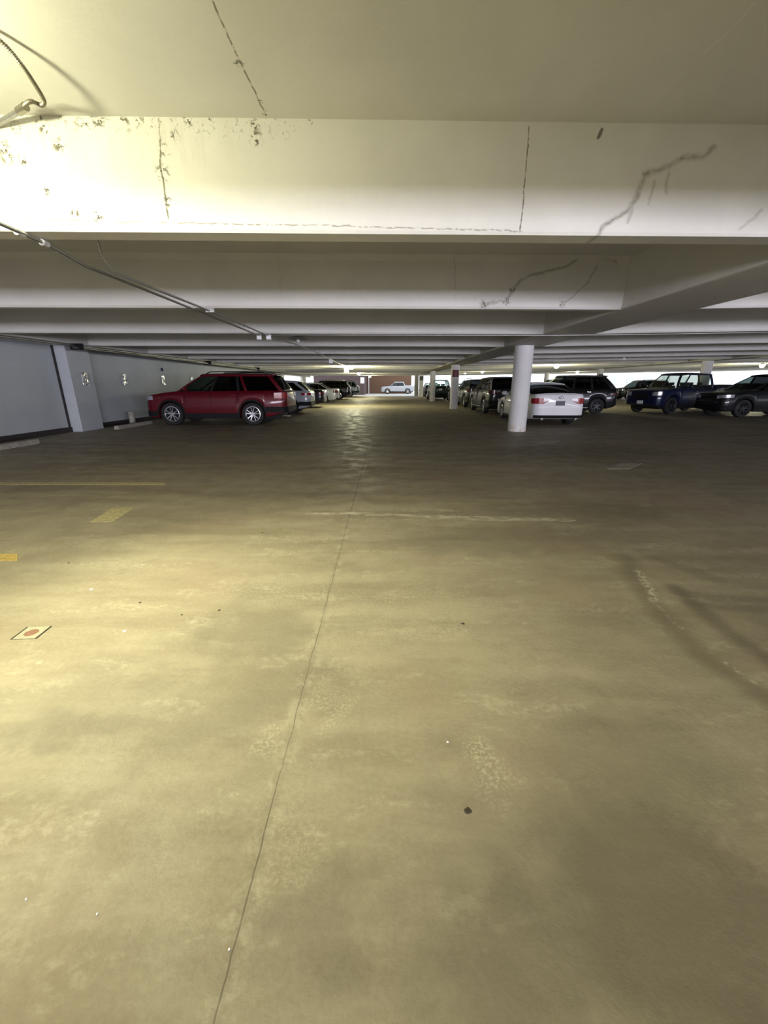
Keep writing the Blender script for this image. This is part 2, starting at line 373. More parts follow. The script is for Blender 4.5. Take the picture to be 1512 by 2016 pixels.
# ================================================================== THE SETTING
XL = -9.7; YB = -15.0; YE = 56.0; HB = 2.5; HC = 3.2; GX0, GX1 = 3.62, 4.78; SL = .015
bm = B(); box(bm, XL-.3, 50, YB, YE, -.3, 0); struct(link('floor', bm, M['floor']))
bm = B(); box(bm, -60, 120, YE+.002, 140, -.3, -.01); box(bm, -60, XL-.302, -40, YE, -.3, -.01); box(bm, 50.002, 120, -40, YE, -.3, -.01); box(bm, XL-.3, 50, -40, YB-.002, -.3, -.01)
struct(link('pavement_outside', bm, M['asphalt']))
# ceiling slab: level over the left bay, rising gently over the right bay
bm = B(); box(bm, XL-.3, GX1, YB, YE, HC, HC+.25)
zr = SL*(50-GX1)
prism(bm, [(GX1, YB, HC), (50, YB, HC+zr), (50, YB, HC+.25+zr), (GX1, YB, HC+.25)], (0, YE-YB, 0))
ceiling = struct(link('ceiling', bm, M['ceil']))
k0 = -5
LX0 = XL+.9
for k in range(k0, 17):
    Y = 3.6+3.2*k
    if Y > YE-.6: break
    sh = math.tan(R(1.3)); bw = .20
    bm = B(); z0, z1 = HB, HC+.02
    xa, xb = LX0-.05, GX0+.05
    n = 2
    for (x0, x1) in ((xa, xb),):
        vs = []
        prof = [(-bw/2, z0+.03), (-bw/2+.02, z0), (bw/2-.02, z0), (bw/2, z0+.03), (bw/2+.045, z1-.10), (bw/2+.10, z1), (-bw/2-.10, z1), (-bw/2-.045, z1-.10)] if k != 0 else [(-bw/2, z0+.02), (-bw/2+.01, z0), (bw/2-.01, z0), (bw/2, z0+.03), (bw/2+.03, z1), (-bw/2, z1)]
        A = [bm.verts.new((x0, Y+bw/2+y+sh*x0, z)) for y, z in prof]; C = [bm.verts.new((x1, Y+bw/2+y+sh*x1, z)) for y, z in prof]
        m = len(A); bm.faces.new(A[::-1]); bm.faces.new(C)
        for i in range(m): bm.faces.new((A[i], A[(i+1) % m], C[(i+1) % m], C[i]))
    mat = M['beam1'] if k == 0 else M['beam2'] if k == 1 else M['paint']
    o = link('beam', bm, mat, ceiling)
    if k == 0: o['label'] = 'nearest ceiling beam with peeling paint and dark cracks'
    # right bay
    bm = B(); x0, x1 = GX1-.05, 49.9
    prof = [(-bw/2, .03), (-bw/2+.02, 0), (bw/2-.02, 0), (bw/2, .03), (bw/2+.045, z1-z0-.1), (bw/2+.10, z1-z0), (-bw/2-.10, z1-z0), (-bw/2-.045, z1-z0-.1)]
    A = [bm.verts.new((x0, Y+bw/2+y, HB+z+SL*(x0-GX1))) for y, z in prof]; C = [bm.verts.new((x1, Y+bw/2+y, HB+z+SL*(x1-GX1))) for y, z in prof]
    m = len(A); bm.faces.new(A[::-1]); bm.faces.new(C)
    for i in range(m): bm.faces.new((A[i], A[(i+1) % m], C[(i+1) % m], C[i]))
    link('beam', bm, M['paint'], ceiling)
bm = B(); box(bm, GX0, GX1, YB+.01, YE-.01, HB-.005, HC+.02); link('girder', bm, M['paint'], ceiling, bevel=.03)
bm = B(); box(bm, XL+.002, LX0, YB+.01, YE-.01, HB-.005, HC+.02); link('girder', bm, M['paint'], ceiling, bevel=.03)
for gx in (18.2, 33.0):
    bm = B(); z = HB+SL*(gx-GX1); box(bm, gx, gx+.9, YB+.01, YE-.01, z-.01, z+.72); link('girder', bm, M['paint'], ceiling, bevel=.03)
# left wall with flush pilaster, then window openings far down
bm = B(); box(bm, XL-.3, XL, YB, 40.5, 0, HC-.01); wl = struct(link('wall_left', bm, M['wall']))
bm = B(); box(bm, XL-.02, XL+.34, 12.75, 13.75, 0, HB+.02); link('pilaster', bm, M['wall'], wl, bevel=.015)
bm = B(); box(bm, XL, XL+.02, 12.66, 12.74, 0, HB); link('expansion_joint', bm, M['base'], wl)
bm = B(); box(bm, XL, XL+.05, YB, 12.74, 0, .15); box(bm, XL, XL+.05, 13.76, 40.5, 0, .15); struct(link('baseboard_left', bm, M['base']))
bm = B(); box(bm, XL-.3, XL, 40.5, YE, 0, 1.05); box(bm, XL-.3, XL, 40.5, YE, 2.28, HC-.01)
for y0, y1 in ((40.5, 41.2), (50.6, 52.6)): box(bm, XL-.3, XL, y0, y1, 1.05, 2.28)
struct(link('wall_far_left', bm, M['paint']))
# far end of the left bay: short brick wall, alley, brown brick wall of the ramp behind
bm = B(); box(bm, -10.0, -2.9, 60.0, 60.4, -.01, 5.2); box(bm, -3.3, -2.9, 60.4, 69.6, -.01, 5.2); struct(link('wall_back', bm, M['dbrick']))
bm = B(); box(bm, -2.9, 4.35, 69.6, 70, -.01, 5.2); struct(link('wall_ramp', bm, M['brick']))
# right facade: low parapet, lintel
def facade(y0, y1, x0, x1, name):
    bm = B(); prism(bm, [(x0, y0, 0), (x1, y0, 0), (x1, y0, .95), (x0, y0, .95)], (0, y1-y0, 0))
    zz = lambda x: HB+SL*max(0, x-GX1)
    prism(bm, [(x0, y0, zz(x0)-.04), (x1, y0, zz(x1)-.04), (x1, y0, zz(x1)+.68), (x0, y0, zz(x0)+.68)], (0, y1-y0, 0))
    struct(link(name, bm, M['paint']))
facade(YE-.3, YE-.02, 9.5, 49.9, 'wall_far_right')
facade(YB+.02, YB+.3, XL+.02, 49.9, 'wall_behind')
bm = B(); box(bm, 49.7, 49.98, YB+.31, YE-.31, 0, .95); struct(link('wall_right', bm, M['paint']))
# buildings across the street
def building(name, x0, x1, y0, y1, h, mat, label, wx, face='-y'):
    t = empty(name, label, 'building', ((x0+x1)/2, y0, 0))
    bm = B(); box(bm, x0-t.location.x, x1-t.location.x, 0, y1-y0, 0, h); link('wall', bm, mat, t)
    bm = B(); box(bm, x0-t.location.x-.2, x1-t.location.x+.2, -.2, y1-y0+.2, h, h+.4); link('roof', bm, M['concrete'], t)
    for i in range(wx):
        for fl in range(2):
            cx = x0+(i+.5)*(x1-x0)/wx-t.location.x; bm = B(); box(bm, cx-.8, cx+.8, -.06, .06, 1.2+fl*3.6, 2.9+fl*3.6); wf = link('window', bm, M['box'], t)
            bm = B(); box(bm, cx-.7, cx+.7, -.09, -.07, 1.3+fl*3.6, 2.8+fl*3.6); link('pane', bm, M['box'], wf)
building('street_building', 36, 64, 84, 92, 8, M['pbrick'], 'pale pink brick building across the street, seen beyond the right opening', 8)

# ================================================================== COLUMNS
def column(x, y, r, h, label, group='round white columns', sign=None):
    t = empty('concrete_column', label, 'column', (x, y, 0), 0, group)
    bm = B(); cyl(bm, (0, 0, 0), r, h, 40); link('shaft', bm, M['column'], t, True)
    if sign:
        m, z0, z1 = sign; bm = B(); seg = 10; A = []; n = []
        for i in range(seg+1):
            a = R(-90-48+96*i/seg)
            for rr in (r+.002, r+.018):
                A.append((rr*math.cos(a), rr*math.sin(a)))
        vs = [[bm.verts.new((p[0], p[1], z)) for z in (z0, z1)] for p in A]
        for i in range(seg):
            a, b, c, d = vs[2*i+1], vs[2*i+3], vs[2*i], vs[2*i+2]
            bm.faces.new((a[0], b[0], b[1], a[1])); bm.faces.new((c[0], c[1], d[1], d[0]))
            bm.faces.new((a[1], b[1], d[1], c[1])); bm.faces.new((a[0], c[0], d[0], b[0]))
        bm.faces.new((vs[0][0], vs[1][0], vs[1][1], vs[0][1])); bm.faces.new((vs[-1][0], vs[-2][0], vs[-2][1], vs[-1][1]))
        o = link('column_sign', bm, m, t)
    return t
CX = 4.17
column(CX, 13.05, .275, HB-.005, 'thick round white column nearest the viewer, rust stained at its foot beside the white sedan')
column(CX, 25.4, .24, HB-.005, 'round white column with a maroon sign near its top, second down the aisle', sign=(M['signred'], 1.82, 2.22))
column(CX, 37.1, .24, HB-.005, 'plain round white column in front of the dark vehicle with its pale rear plate', )
column(CX+.05, 49.3, .26, HB-.005, 'farthest round white column beside the end of the aisle, small grey sign', sign=(M['signdk'], 1.85, 2.3))
RX = 18.65; rh = HB+SL*(RX-GX1)-.01
column(RX, 25.0, .27, rh, 'grey round column rising behind the bed of the blue pickup')
column(RX, 37.2, .25, rh, 'distant round column above the black crossover with a dark band', sign=(M['signdk'], 1.7, 2.25))
column(RX, 49.4, .25, rh, 'thin far column against the bright opening right of the nearest white column')
bm = B(); box(bm, 3.9, 4.4, 55.4, 55.95, 0, HB); struct(link('wall_pier', bm, M['concrete']))

# ================================================================== LAMPS
def lamp(x, y, label, lit=True, power=260, zc=HC, rad=.17, drop=.30, down=0, aim=None, cone=165):
    t = empty('ceiling_lamp', label, 'ceiling lamp', (x, y, zc), 0, 'round garage ceiling lamps')
    bm = B(); cyl(bm, (0, 0, -.05), .11, .05, 20); link('mounting_box', bm, M['box'], t, True)
    bm = B(); cyl(bm, (0, 0, -drop+.1), .018, drop-.15, 10); link('stem', bm, M['pipe'], t, True)
    bm = B(); lathe(bm, [(.05, -drop+.14), (.09, -drop+.10), (.25, -drop+.03), (.255, -drop+.015), (.08, -drop+.05)], 32); link('reflector', bm, M['box'], t, True)
    bm = B(); bmesh.ops.create_uvsphere(bm, u_segments=24, v_segments=14, radius=rad); bmesh.ops.translate(bm, verts=bm.verts, vec=(0, 0, -drop-rad*.35)); link('globe', bm, M['globe'] if lit else M['globe_off'], t, True)
    if lit:
        l = bpy.data.lights.new('lamp_light', 'POINT'); l.energy = power; l.color = LAMP; l.shadow_soft_size = .09
        lo = bpy.data.objects.new('lamp_light', l); col.objects.link(lo); lo.parent = t; lo.location = (0, 0, -drop-rad*1.35-.11)
        if down:
            l = bpy.data.lights.new('lamp_downlight', 'SPOT'); l.energy = down; l.color = LAMP; l.shadow_soft_size = .12; l.spot_size = R(cone); l.spot_blend = 1
            lo = bpy.data.objects.new('lamp_downlight', l); col.objects.link(lo); lo.parent = t; lo.location = (0, 0, -drop-rad*1.35-.12)
            if aim: lo.rotation_euler = (Vector((aim[0], aim[1], 0))-Vector((x, y, zc-drop-rad*1.35-.12))).to_track_quat('-Z', 'Y').to_euler()
    return t
lamp(-2.75, 2.05, 'lit ceiling lamp just left of the view, lighting the nearest beam', True, 215, HC, .07, .32, 560, (-.85, 2.35), 84)
lamp(-2.4, -4.0, 'lit ceiling lamp hanging behind the viewpoint', True, 60, HC, .15, .3, 90)
lamp(-2.35, 11.9, 'unlit ceiling lamp with a bare socket hanging above the aisle', False, drop=.65, rad=.055)
lamp(-2.2, 28.4, 'brightest lit ceiling lamp over the far aisle', True, 420, drop=.62)
lamp(-2.65, 44.0, 'lit ceiling lamp low over the far aisle, second in the row', True, 300, drop=.65)
lamp(-1.9, 54.3, 'lit ceiling lamp at the far end beside the white wall sign', True, 200, drop=.74)
lamp(11.3, 28.4, 'lit ceiling lamp above the white sedan in the right bay', True, 330, HC+SL*6.5, drop=.66)
lamp(11.5, 20.9, 'unlit round ceiling lamp in the right bay above the blue pickup', False, zc=HC+SL*6.7, drop=.68, rad=.09)
lamp(27.5, 31.5, 'lit ceiling lamp at the right edge of the view', True, 330, HC+SL*22.7, drop=.74)
lamp(9.2, 40.5, 'small lit lamp right of the maroon-signed column', True, 110, HC+.06, .14, drop=.65)
lamp(8.6, 46.0, 'smallest lit lamp just beside the maroon-signed column', True, 90, HC+.06, .13, drop=.6)
lamp(21.3, 47.5, 'small lit lamp over the black crossover', True, 110, HC+.25, .15, drop=.66)

# ================================================================== CONDUITS
t = empty('conduit_run', 'long pair of thin metal conduits running under the beams at left', 'conduit', (-2.8, 3, HB))
def rel(pts, o): return [Vector(p)-o.location for p in pts]
zc = HB-.03
bm = B(); tube(bm, rel([(-2.70, 2.95, zc), (-2.68, 3.3, zc), (-2.70, 3.75, zc), (-2.83, 4.35, zc), (-2.85, 6.8, zc), (-2.88, 10.2, zc)], t), .014); link('conduit', bm, M['pipe'], t, True)
bm = B(); tube(bm, rel([(-2.73, 4.35, HC-.02), (-2.72, 4.45, zc+.12), (-2.72, 4.6, zc), (-2.66, 6.9, zc), (-2.68, 10.2, zc)], t), .014); link('conduit', bm, M['pipe'], t, True)
for y in (3.45, 3.68): bm = B(); cyl(bm, Vector((-2.70, y, zc))-t.location, .024, .06, 12, 'Y'); link('coupling', bm, M['box'], t, True)
bm = B(); box(bm, -2.72-t.location.x, -2.60-t.location.x, 6.8-3, 6.84-3, -.05, 0); link('strap', bm, M['box'], t)
bm = B(); tube(bm, rel([(-2.78, 10.3, zc), (-2.5, 12.3, HB-.02), (-2.35, 16, zc), (-2.45, 22.5, zc), (-2.28, 27.9, zc)], t), .016); link('conduit', bm, M['pipe'], t, True)
for i, x in enumerate((-2.89, -2.67)):
    o = empty('junction_box', ('dull' if i == 0 else 'bright')+' square junction box under the third beam, '+('left' if i == 0 else 'right')+' one of two', 'junction box', (x, 10.15, HB-.005), 0, 'junction boxes under the beams')
    bm = B(); box(bm, -.055, .055, -.05, .0, -.11, 0); link('housing', bm, M['box'], o, bevel=.006)
    bm = B(); box(bm, -.048, .048, -.058, -.052, -.10, -.012); link('cover', bm, M['box'], o)
for x, y, lb in ((-2.45, 19.7, 'square metal junction box in front of the brightest lamp'), (-2.6, 29.3, 'larger pale junction box left of the brightest lamp')):
    o = empty('junction_box', lb, 'junction box', (x, y, HB-.0), 0, 'junction boxes under the beams'); s = .09 if y < 25 else .16
    bm = B(); box(bm, -s, s, -.05, .05, -2*s, 0); link('housing', bm, M['box'], o, bevel=.006)
    bm = B(); box(bm, -s*.85, s*.85, -.058, -.052, -1.85*s, -.15*s); link('cover', bm, M['box'], o)
bm = B(); tube(bm, [(-2.6, 10.10, HB-.03), (-2.3, 9.97, HB-.03), (3.8, 10.07, HB-.03), (6, 9.95, HB-.02), (10.5, 9.93, HB+.05)], .014)
tag(link('ceiling_conduit', bm, M['pipe'], None, True), 'thin metal conduit running crosswise along the third beam', 'conduit')
for i, (x, dz) in enumerate(((XL+1.0, .06), (XL+1.12, .12))):
    bm = B(); y0 = 5 if i == 0 else 19.5; tube(bm, [(x, y0, HB-dz), (x, 12, HB-dz), (x, 13, HB-dz), (x, 30, HB-dz), (x, 40, HB-dz), (x+.2, 52, HB-dz)], .03, 12)
    tag(link('wall_pipe', bm, M['pipe'], None, True), ('long' if i == 0 else 'shorter shiny')+' pipe running high along the left wall'+(' from the near edge' if i == 0 else ' above the red suv'), 'pipe')
for y in (12.2, 21, 29):
    o = bm = B(); box(bm, XL+.9, XL+1.25, y, y+.06, HB-.17, HB-.006)
    tag(link('pipe_hanger', bm, M['dark']), {12.2: 'dark metal pipe hanger above the wall pilaster', 21: 'dark pipe hanger above the red suv windshield', 29: 'dark pipe hanger above the rear of the red suv'}[y], 'bracket')
# armoured flex loop at the upper left
pts = smooth_path([on_z(-60, 40, 3.175), on_z(0, 80, 3.165), on_z(42, 127, 3.13), on_z(72, 172, 3.10), on_z(86, 198, 3.09), on_z(80, 206, 3.10), on_z(62, 199, 3.11), on_z(50, 204, 3.12), on_z(44, 215, 3.13)], 22)
t = empty('flexible_conduit', 'looped armoured flexible cable hanging at the upper left corner', 'cable', pts[-1])
bm = B(); tube(bm, rel(pts, t), .011, 10, .16); link('cable', bm, M['flex'], t, True)
bm = B(); tube(bm, rel([on_z(46, 212, 3.13), on_z(0, 240, 3.13), on_z(-80, 285, 3.13)], t), .017, 12); link('pipe_end', bm, M['pipe'], t, True)
bm = B(); tube(bm, rel([on_z(50, 209, 3.13), on_z(36, 219, 3.13)], t), .024, 12); link('connector', bm, M['flex'], t, True)

# ================================================================== WALL AND FLOOR ITEMS
for i, (x, y, lb) in enumerate(((XL+.34, 13.3, 'shiny crumpled silver plate fixed on the wall pilaster'), (XL, 15.85, 'small silver plate on the left wall, next right of the pilaster'), (XL, 18.65, 'silver wall plate just left of the red suv windshield'), (XL, 21.4, 'farthest silver wall plate, partly hidden by the red suv'))):
    t = empty('wall_plate', lb, 'wall plate', (x, y, 1.57), 0, 'silver plates along the left wall')
    bm = B(); n = 6; g = [[None]*(n+1) for _ in range(n+1)]
    for a in range(n+1):
        for b in range(n+1):
            g[a][b] = bm.verts.new((.035+random.uniform(-.014, .014), -.13+.26*a/n, -.19+.38*b/n))
    for a in range(n):
        for b in range(n): bm.faces.new((g[a][b], g[a+1][b], g[a+1][b+1], g[a][b+1]))
    o = link('plate', bm, M['plate'], t); s = o.modifiers.new('thickness', 'SOLIDIFY'); s.thickness = .006
    bm = B(); box(bm, .001, .03, -.10, .10, -.15, .15); link('backing', bm, M['box'], t)
bm = B(); cyl(bm, (XL+.002, 18.7, 2.02), .07, .09, 16, 'X'); tag(link('wall_gauge', bm, M['signblue'], None, True), 'small dark blue round fitting high on the left wall', 'wall fitting')
def wheel_stop(x, y0, y1, lb):
    bm = B(); prism(bm, [(x-.09, y0, 0), (x+.09, y0, 0), (x+.07, y0+.01, .12), (x-.07, y0+.01, .12)], (0, y1-y0, 0))
    tag(link('wheel_stop', bm, M['concrete'], None, bevel=.015), lb, 'wheel stop', 'concrete wheel stops')
wheel_stop(-8.62, 8.5, 10.1, 'pale concrete wheel stop at the left edge before the empty stall')
wheel_stop(-8.72, 13.4, 15.4, 'pale concrete wheel stop in front of the red suv')
bm = B(); cyl(bm, (-9.25, 15.2, 0), .10, .46, 20); tag(link('bollard', bm, M['concrete'], None, True, .01), 'short grey post standing between wall and red suv', 'bollard')
def paint_patch(u0, u1, v0, v1, mat, lb, name='stall_marking', skew=0):
    a = on_z(u0, v1); b = on_z(u1, v1); c = on_z(u1+skew, v0); d = on_z(u0+skew, v0)
    bm = B(); prism(bm, [(p[0], p[1], .0006) for p in (a, b, c, d)], (0, 0, .002))
    tag(link(name, bm, mat), lb, 'floor marking', 'painted stall markings')
paint_patch(-60, 34, 1091, 1105, M['yellow'], 'yellow painted mark on the floor at the left edge')
paint_patch(178, 222, 1000, 1028, M['ypale'], 'faded yellow painted mark in the empty stall, left of the floor joint', skew=44)
paint_patch(-40, 325, 950, 955, M['ypale'], 'long thin faded yellow stall line at left')
paint_patch(1195, 1240, 912, 923, M['white'], 'pale painted patch on the dark floor right of the white sedan', skew=25)
paint_patch(1060, 1095, 866, 871, M['white'], 'small pale painted patch behind the white sedan', skew=10)
paint_patch(690, 760, 819, 822, M['white'], 'thin pale painted line across the far aisle')
paint_patch(580, 606, 824, 829, M['white'], 'pale stall mark behind the red suv')
paint_patch(618, 640, 813, 818, M['white'], 'pale stall mark behind the light grey hatchback')
# floor plate
x, y, _ = on_z(62, 1247)
t = empty('floor_plate', 'small square metal plate with a rusty hole set in the floor at left', 'floor plate', (x, y, 0), R(4))
bm = B(); s = .062; N = 20
ring = []
for i in range(4*N):
    a = 2*math.pi*i/(4*N)+math.pi/4; ca, sa = math.cos(a), math.sin(a); q = s/max(abs(ca), abs(sa))
    ring.append((bm.verts.new((ca*q, sa*q, .003)), bm.verts.new((ca*.036, sa*.036, .003)), bm.verts.new((ca*.036, sa*.036, .0008)), bm.verts.new((ca*q, sa*q, .0008))))
for i in range(4*N):
    a, b = ring[i], ring[(i+1) % (4*N)]
    for j in range(3): bm.faces.new((a[j], b[j], b[j+1], a[j+1]))
link('frame', bm, M['metalfloor'], t)
bm = B(); cyl(bm, (0, 0, .0004), .035, .0014, 24); link('recess', bm, M['rust'], t)
for sx in (-1, 1): bm = B(); box(bm, sx*.068-.004, sx*.068+.004, -.062, .062, .0005, .004); link('edge_strip', bm, M['gum'], t)
def blob(u, v, r, mat, name, lb, cat, grp, h=.003):
    x, y, _ = on_z(u, v); bm = B(); n = 12; k = [random.uniform(.7, 1.15) for _ in range(n)]
    top = [bm.verts.new((x+r*.7*k[i]*math.cos(i*.5236), y+r*.7*k[i]*math.sin(i*.5236), h)) for i in range(n)]
    bot = [bm.verts.new((x+r*k[i]*math.cos(i*.5236), y+r*k[i]*math.sin(i*.5236), .0005)) for i in range(n)]
    bm.faces.new(top); bm.faces.new(bot[::-1])
    for i in range(n): bm.faces.new((bot[i], bot[(i+1) % n], top[(i+1) % n], top[i]))
    tag(link(name, bm, mat, None), lb, cat, grp)
G = 'dried gum spots on the floor'
for u, v, r, lb in ((922, 1596, .013, 'largest dark gum spot, on the near floor right of the joint'), (912, 1228, .012, 'dark gum spot on the floor right of the joint, mid distance'), (432, 1202, .010, 'dark gum spot left of the floor joint'), (358, 1211, .008, 'tiny dark gum spot, middle of three at left'), (276, 1187, .009, 'small dark gum spot between the floor plate and the joint'), (135, 1109, .010, 'dark gum spot near the yellow mark at left'), (517, 1049, .010, 'far dark gum spot just left of the floor joint')):
    blob(u, v, r, M['gum'], 'gum_spot', lb, 'gum spot', G)
G = 'scraps of litter on the floor'
for u, v, r, lb in ((180, 1161, .012, 'pale paper scrap on the bright floor above the floor plate'), (246, 1243, .011, 'pale scrap on the floor right of the metal plate'), (728, 868, .05, 'small white scrap lying far down the aisle'), (882, 1461, .005, 'tiny white crumb on the near floor right of the joint'), (452, 1870, .003, 'tiny white crumb on the floor joint at the bottom'), (52, 1772, .003, 'tiny white crumb at the lower left'), (192, 1801, .003, 'tiny white crumb near the bottom left of the joint')):
    blob(u, v, r, M['paper'], 'litter_scrap', lb, 'litter', G, .004)
# paper sign on the far brick wall
t = empty('wall_sign', 'white rectangular sign on the far dark brick wall', 'sign', (-3.15, 59.98, 1.95))
bm = B(); box(bm, -.27, .27, -.03, -.001, -.4, .4); link('board', bm, M['paper'], t)
bm = B(); box(bm, -.02, .08, -.036, -.031, -.25, .3); link('printing', bm, M['box'], t)
bm = B(); cyl(bm, (-2.62, 69.45, 0), .07, 5, 12); tag(link('drain_pipe', bm, M['paper'], None, True), 'pale vertical pipe at the corner of the brick walls', 'pipe')

# ================================================================== VEHICLES
def interp(P, x):
    if x <= P[0][0]: return P[0][1]
    for (a, b), (c, d) in zip(P[:-1], P[1:]):
        if x <= c: return b+(d-b)*(x-a)/(c-a) if c > a else d
    return P[-1][1]
def smooth_interp(P, x):
    if x <= P[0][0]: return P[0][1]
    if x >= P[-1][0]: return P[-1][1]
    for i in range(len(P)-1):
        if x <= P[i+1][0]:
            x0, y0 = P[i]; x1, y1 = P[i+1]; t = (x-x0)/(x1-x0)
            m0 = (P[i+1][1]-P[i-1][1])/(P[i+1][0]-P[i-1][0]) if i > 0 else (y1-y0)/(x1-x0)
            m1 = (P[i+2][1]-y0)/(P[i+2][0]-x0) if i+2 < len(P) else (y1-y0)/(x1-x0)
            s = (y1-y0)/(x1-x0)
            if m0*s <= 0: m0 = 0
            if m1*s <= 0: m1 = 0
            m0 = max(-3*abs(s), min(3*abs(s), m0)); m1 = max(-3*abs(s), min(3*abs(s), m1))
            h = x1-x0
            return (2*t**3-3*t*t+1)*y0+(t**3-2*t*t+t)*h*m0+(-2*t**3+3*t*t)*y1+(t**3-t*t)*h*m1
TYPES = {
 'suv': dict(L=4.95, W=1.96, H=1.78, wr=.385, wf=.92, wb=3.80, top=[(0, .70), (.04, .86), (.14, .98), (.5, 1.06), (1.2, 1.13), (1.6, 1.14), (4.6, 1.20), (4.88, 1.17), (4.95, 1.08)],
    bot=[(0, .42), (.12, .30), (.6, .26), (4.3, .30), (4.8, .40), (4.95, .50)], ws=(1.22, 1.98), rr=(4.86, 4.50), wroof=.27, lines=[(2.42, 2.55), (3.42, 3.45), (4.00, 4.05)], dpil=.20, rails=True,
    tail=(.96, 1.16, .30, .28), head=(.80, .96, .35, .5), clad=True),
 'explorer': dict(L=5.0, W=1.99, H=1.79, wr=.40, wf=.93, wb=3.80, top=[(0, .74), (.04, .90), (.12, 1.00), (.45, 1.09), (1.15, 1.17), (1.6, 1.17), (4.5, 1.20), (4.92, 1.18), (5.0, 1.10)],
    bot=[(0, .42), (.12, .30), (.6, .27), (4.3, .30), (4.8, .42), (5.0, .48)], ws=(1.15, 2.05), rr=(4.94, 4.50), wroof=.28, lines=[(2.38, 2.62), (3.35, 3.30), (3.62, 3.42)], dpil=.16, rails=True,
    tail=(.92, 1.15, .30, .40), head=(.84, 1.0, .35, .42), clad=True, solid=[3]),
 'minivan': dict(L=5.1, W=1.98, H=1.78, wr=.36, wf=.95, wb=4.02, top=[(0, .62), (.05, .82), (.15, .92), (.6, 1.02), (1.1, 1.10), (4.9, 1.16), (5.05, 1.14), (5.1, 1.0)],
    bot=[(0, .36), (.12, .24), (.6, .20), (4.6, .24), (4.95, .34), (5.1, .42)], ws=(.95, 1.95), rr=(5.05, 4.80), wroof=.24, lines=[(2.35, 2.40), (3.65, 3.65)], dpil=.12, rails=True,
    tail=(.80, 1.14, .10, .14), head=(.72, .88, .32, .5), clad=False),
 'sedan': dict(L=4.85, W=1.84, H=1.49, wr=.34, wf=.95, wb=3.72, top=[(0, .52), (.04, .66), (.14, .75), (.6, .86), (1.2, .96), (2.2, .99), (3.9, 1.04), (4.35, 1.08), (4.74, 1.10), (4.85, 1.04)],
    bot=[(0, .34), (.12, .22), (.6, .19), (4.3, .22), (4.7, .28), (4.85, .34)], ws=(1.20, 2.05), rr=(4.22, 3.42), wroof=.27, lines=[(2.45, 2.50), (3.45, 3.28)], dpil=.10, rails=False,
    tail=(.76, .97, .36, .34), head=(.62, .78, .36, .5), clad=False),
 'hatch': dict(L=4.55, W=1.84, H=1.60, wr=.35, wf=.88, wb=3.56, top=[(0, .62), (.05, .80), (.16, .90), (.7, 1.0), (1.2, 1.04), (4.1, 1.12), (4.45, 1.10), (4.55, .98)],
    bot=[(0, .36), (.12, .26), (.6, .22), (4.0, .25), (4.4, .34), (4.55, .42)], ws=(1.15, 1.95), rr=(4.46, 3.88), wroof=.26, lines=[(2.35, 2.42), (3.25, 3.2)], dpil=.20, rails=False,
    tail=(.88, 1.02, .34, .42), head=(.74, .88, .36, .5), clad=True),
 'pickup': dict(L=6.1, W=1.98, H=1.92, wr=.41, wf=.98, wb=4.70, top=[(0, .70), (.03, 1.02), (.12, 1.12), (1.2, 1.20), (1.5, 1.22), (3.98, 1.24), (4.0, 1.36), (6.02, 1.38), (6.1, 1.36)],
    bot=[(0, .46), (.12, .40), (.6, .38), (5.5, .42), (6.0, .50), (6.1, .52)], ws=(1.45, 2.20), rr=(3.92, 3.80), wroof=.25, lines=[(2.75, 2.80)], dpil=.16, rails=False,
    tail=(.86, 1.24, .06, .10), head=(.86, 1.06, .30, .25), clad=False, bed=(4.05, 6.0, .85)),
 'ridgeline': dict(L=5.3, W=1.98, H=1.80, wr=.39, wf=1.0, wb=4.12, top=[(0, .70), (.05, .95), (.2, 1.04), (1.0, 1.12), (1.4, 1.16), (3.5, 1.20), (3.9, 1.26), (5.2, 1.24), (5.3, 1.20)],
    bot=[(0, .42), (.12, .34), (.6, .32), (4.8, .36), (5.2, .46), (5.3, .50)], ws=(1.3, 2.1), rr=(3.75, 3.55), wroof=.25, lines=[(2.6, 2.65)], dpil=.14, rails=False,
    tail=(.86, 1.16, .08, .10), head=(.84, 1.0, .32, .35), clad=False, bed=(3.95, 5.2, .85)),
}
WH = {}
